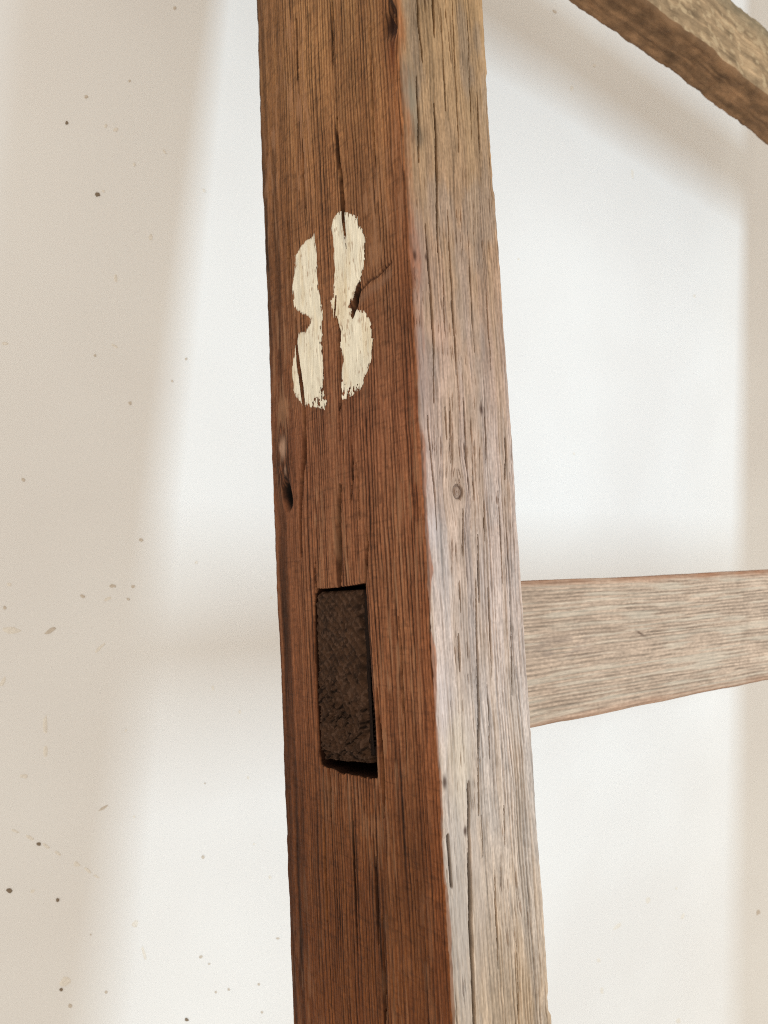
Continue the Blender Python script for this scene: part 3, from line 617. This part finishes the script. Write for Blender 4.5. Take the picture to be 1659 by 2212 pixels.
def flat_mat(name, rgb, rough=0.8):
    m = bpy.data.materials.new(name); m.use_nodes = True; t = m.node_tree
    b = t.nodes['Principled BSDF']; b.inputs['Roughness'].default_value = rough
    no = t.nodes.new('ShaderNodeTexNoise'); no.inputs['Scale'].default_value = 900.0
    rp = t.nodes.new('ShaderNodeValToRGB'); c = lin(*rgb)
    rp.color_ramp.elements[0].color = (*(c * 0.75), 1); rp.color_ramp.elements[1].color = (*(np.minimum(c * 1.2, 1)), 1)
    tcn = t.nodes.new('ShaderNodeTexCoord'); t.links.new(tcn.outputs['Object'], no.inputs['Vector'])
    t.links.new(no.outputs['Fac'], rp.inputs['Fac']); t.links.new(rp.outputs['Color'], b.inputs['Base Color'])
    return m
M_SP = flat_mat('dark_fleck', (130, 114, 96)); M_SC = flat_mat('scuffed_plaster', (232, 226, 216)); M_MID = flat_mat('brown_fleck', (205, 194, 180))
# flecks and scuffs: photo x, y, half-width, half-height (photo pixels), slope in degrees, tone (2 dark, 1 brown, 0 pale scuff)
marks = [(211, 420, 6, 5, 0, 2), (223, 413, 4, 3, 20, 0), (144, 266, 4, 4, 0, 2), (186, 209, 5, 4, 45, 1), (281, 871, 4, 4, 0, 1), (50, 1037, 5, 4, 30, 1), (377, 17, 4, 4, 0, 1), (355, 328, 7, 3, 60, 0), (441, 412, 6, 3, 45, 0),
         (280, 175, 3, 3, 0, 1), (325, 513, 4, 8, 0, 0), (250, 602, 4, 9, 0, 0), (402, 775, 3, 3, 0, 1), (372, 823, 3, 3, 0, 1), (205, 768, 3, 3, 0, 1), (228, 272, 4, 5, 0, 0), (250, 280, 6, 5, 0, 0), (10, 742, 8, 4, 0, 0), (248, 748, 9, 3, 30, 0), (290, 355, 3, 5, 0, 0),
         (305, 1167, 6, 4, 10, 1), (10, 1313, 4, 4, 0, 1), (20, 1262, 6, 4, 0, 0), (244, 1266, 8, 4, 0, 1), (287, 1267, 5, 4, 0, 1), (179, 1288, 6, 4, 20, 1), (232, 1294, 9, 4, -20, 0), (277, 1294, 4, 3, 0, 1), (25, 1362, 22, 9, 0, 0),
         (110, 1362, 15, 5, -25, 1), (215, 1400, 16, 4, -45, 0), (6, 1472, 5, 14, 30, 0), (98, 1566, 5, 22, 0, 0), (98, 1622, 5, 14, 0, 0), (52, 1677, 9, 5, 0, 0), (224, 1745, 13, 3, -32, 1),
         (32, 1795, 10, 3, 20, 0), (65, 1810, 10, 4, 35, 0), (84, 1823, 5, 4, 0, 2), (100, 1828, 9, 4, 35, 0), (125, 1843, 9, 4, 35, 0), (166, 1867, 8, 6, 20, 0), (190, 1880, 10, 4, 35, 0), (208, 1893, 8, 3, 30, 0),
         (21, 1924, 7, 6, 0, 2), (70, 1925, 6, 4, -20, 0), (125, 1944, 4.5, 4.5, 0, 2), (132, 2138, 4, 4, 0, 2), (151, 2173, 5, 5, 40, 1), (142, 2120, 10, 14, 60, 0), (229, 2143, 3.5, 3.5, 0, 1), (196, 2019, 2, 2, 0, 1),
         (290, 1764, 3, 3, 0, 0), (439, 1851, 4, 5, 0, 1), (434, 2067, 5, 3, -45, 1), (403, 2202, 5, 4, 30, 2), (466, 2143, 3, 3, 0, 1), (494, 2137, 3, 3, 0, 1), (559, 2126, 3, 3, 0, 1), (600, 2027, 4, 3, 0, 1), (452, 2082, 3, 2, 0, 1), (566, 2186, 3, 3, 0, 1),
         (583, 1895, 4, 4, 0, 0), (549, 1823, 3, 3, 0, 0), (424, 1215, 4, 4, 0, 0), (460, 1486, 3, 6, 0, 0), (518, 1538, 3, 5, 0, 0), (536, 1680, 3, 4, 0, 0), (443, 1692, 2, 2, 0, 1), (272, 1578, 2, 4, 20, 0), (586, 1291, 3, 3, 0, 0), (312, 2060, 4, 20, -15, 0), (292, 1995, 7, 9, 20, 0),
         (1334, 2001, 12, 4, -40, 0), (1475, 1979, 4, 8, 20, 0), (1638, 1971, 5, 7, 20, 1), (1293, 2074, 5, 6, 0, 0), (1300, 2140, 4, 8, 0, 0), (1465, 2205, 5, 7, 20, 0), (1461, 1919, 3, 3, 0, 0), (1400, 1945, 5, 7, 0, 0), (1366, 375, 3, 12, -5, 0), (1284, 142, 4, 4, 0, 0), (1198, 25, 6, 3, 45, 1), (1235, 190, 4, 7, 0, 0),
         (1120, 560, 3, 3, 0, 0), (1500, 640, 3, 4, 0, 0), (1240, 980, 3, 3, 0, 0)]
rs = np.random.RandomState(5)
for mx_, my_, hw, hh_, sl, tone in marks:
    c = on_wall(mx_, my_); e = on_wall(mx_ + 1, my_); u = on_wall(mx_, my_ + 1)
    ex = Vector(e - c); ey_ = Vector(u - c); a = math.radians(sl)
    vs_, fs_ = [], []
    nseg = 10; wob = 0.75 + 0.5 * rs.rand(nseg); hgt = (0.0006 if tone == 2 else 0.00035 if tone == 1 else 0.00022)
    for ring, (rr_, hz) in enumerate(((1.0, -0.0002), (0.85, hgt * 0.7), (0.45, hgt))):
        for k in range(nseg):
            t = 2 * math.pi * k / nseg; px, py = hw * rr_ * wob[k] * math.cos(t), hh_ * rr_ * wob[k] * math.sin(t)
            qx, qy = px * math.cos(a) - py * math.sin(a), px * math.sin(a) + py * math.cos(a)
            v = ex * qx + ey_ * qy; vs_.append((v.x, -hz, v.z))
    vs_.append((0, -hgt, 0))
    for q in range(2):
        for k in range(nseg): fs_.append((q * nseg + k, q * nseg + (k + 1) % nseg, (q + 1) * nseg + (k + 1) % nseg, (q + 1) * nseg + k))
    for k in range(nseg): fs_.append((2 * nseg + k, 2 * nseg + (k + 1) % nseg, 3 * nseg))
    me = bpy.data.meshes.new('fleck'); me.from_pydata(vs_, [], fs_); me.polygons.foreach_set('use_smooth', [True] * len(fs_))
    me.materials.append((M_SC, M_MID, M_SP)[tone])
    o = link('fleck' if tone else 'scuff', me, wall); o.location = (c[0], wy, c[2])
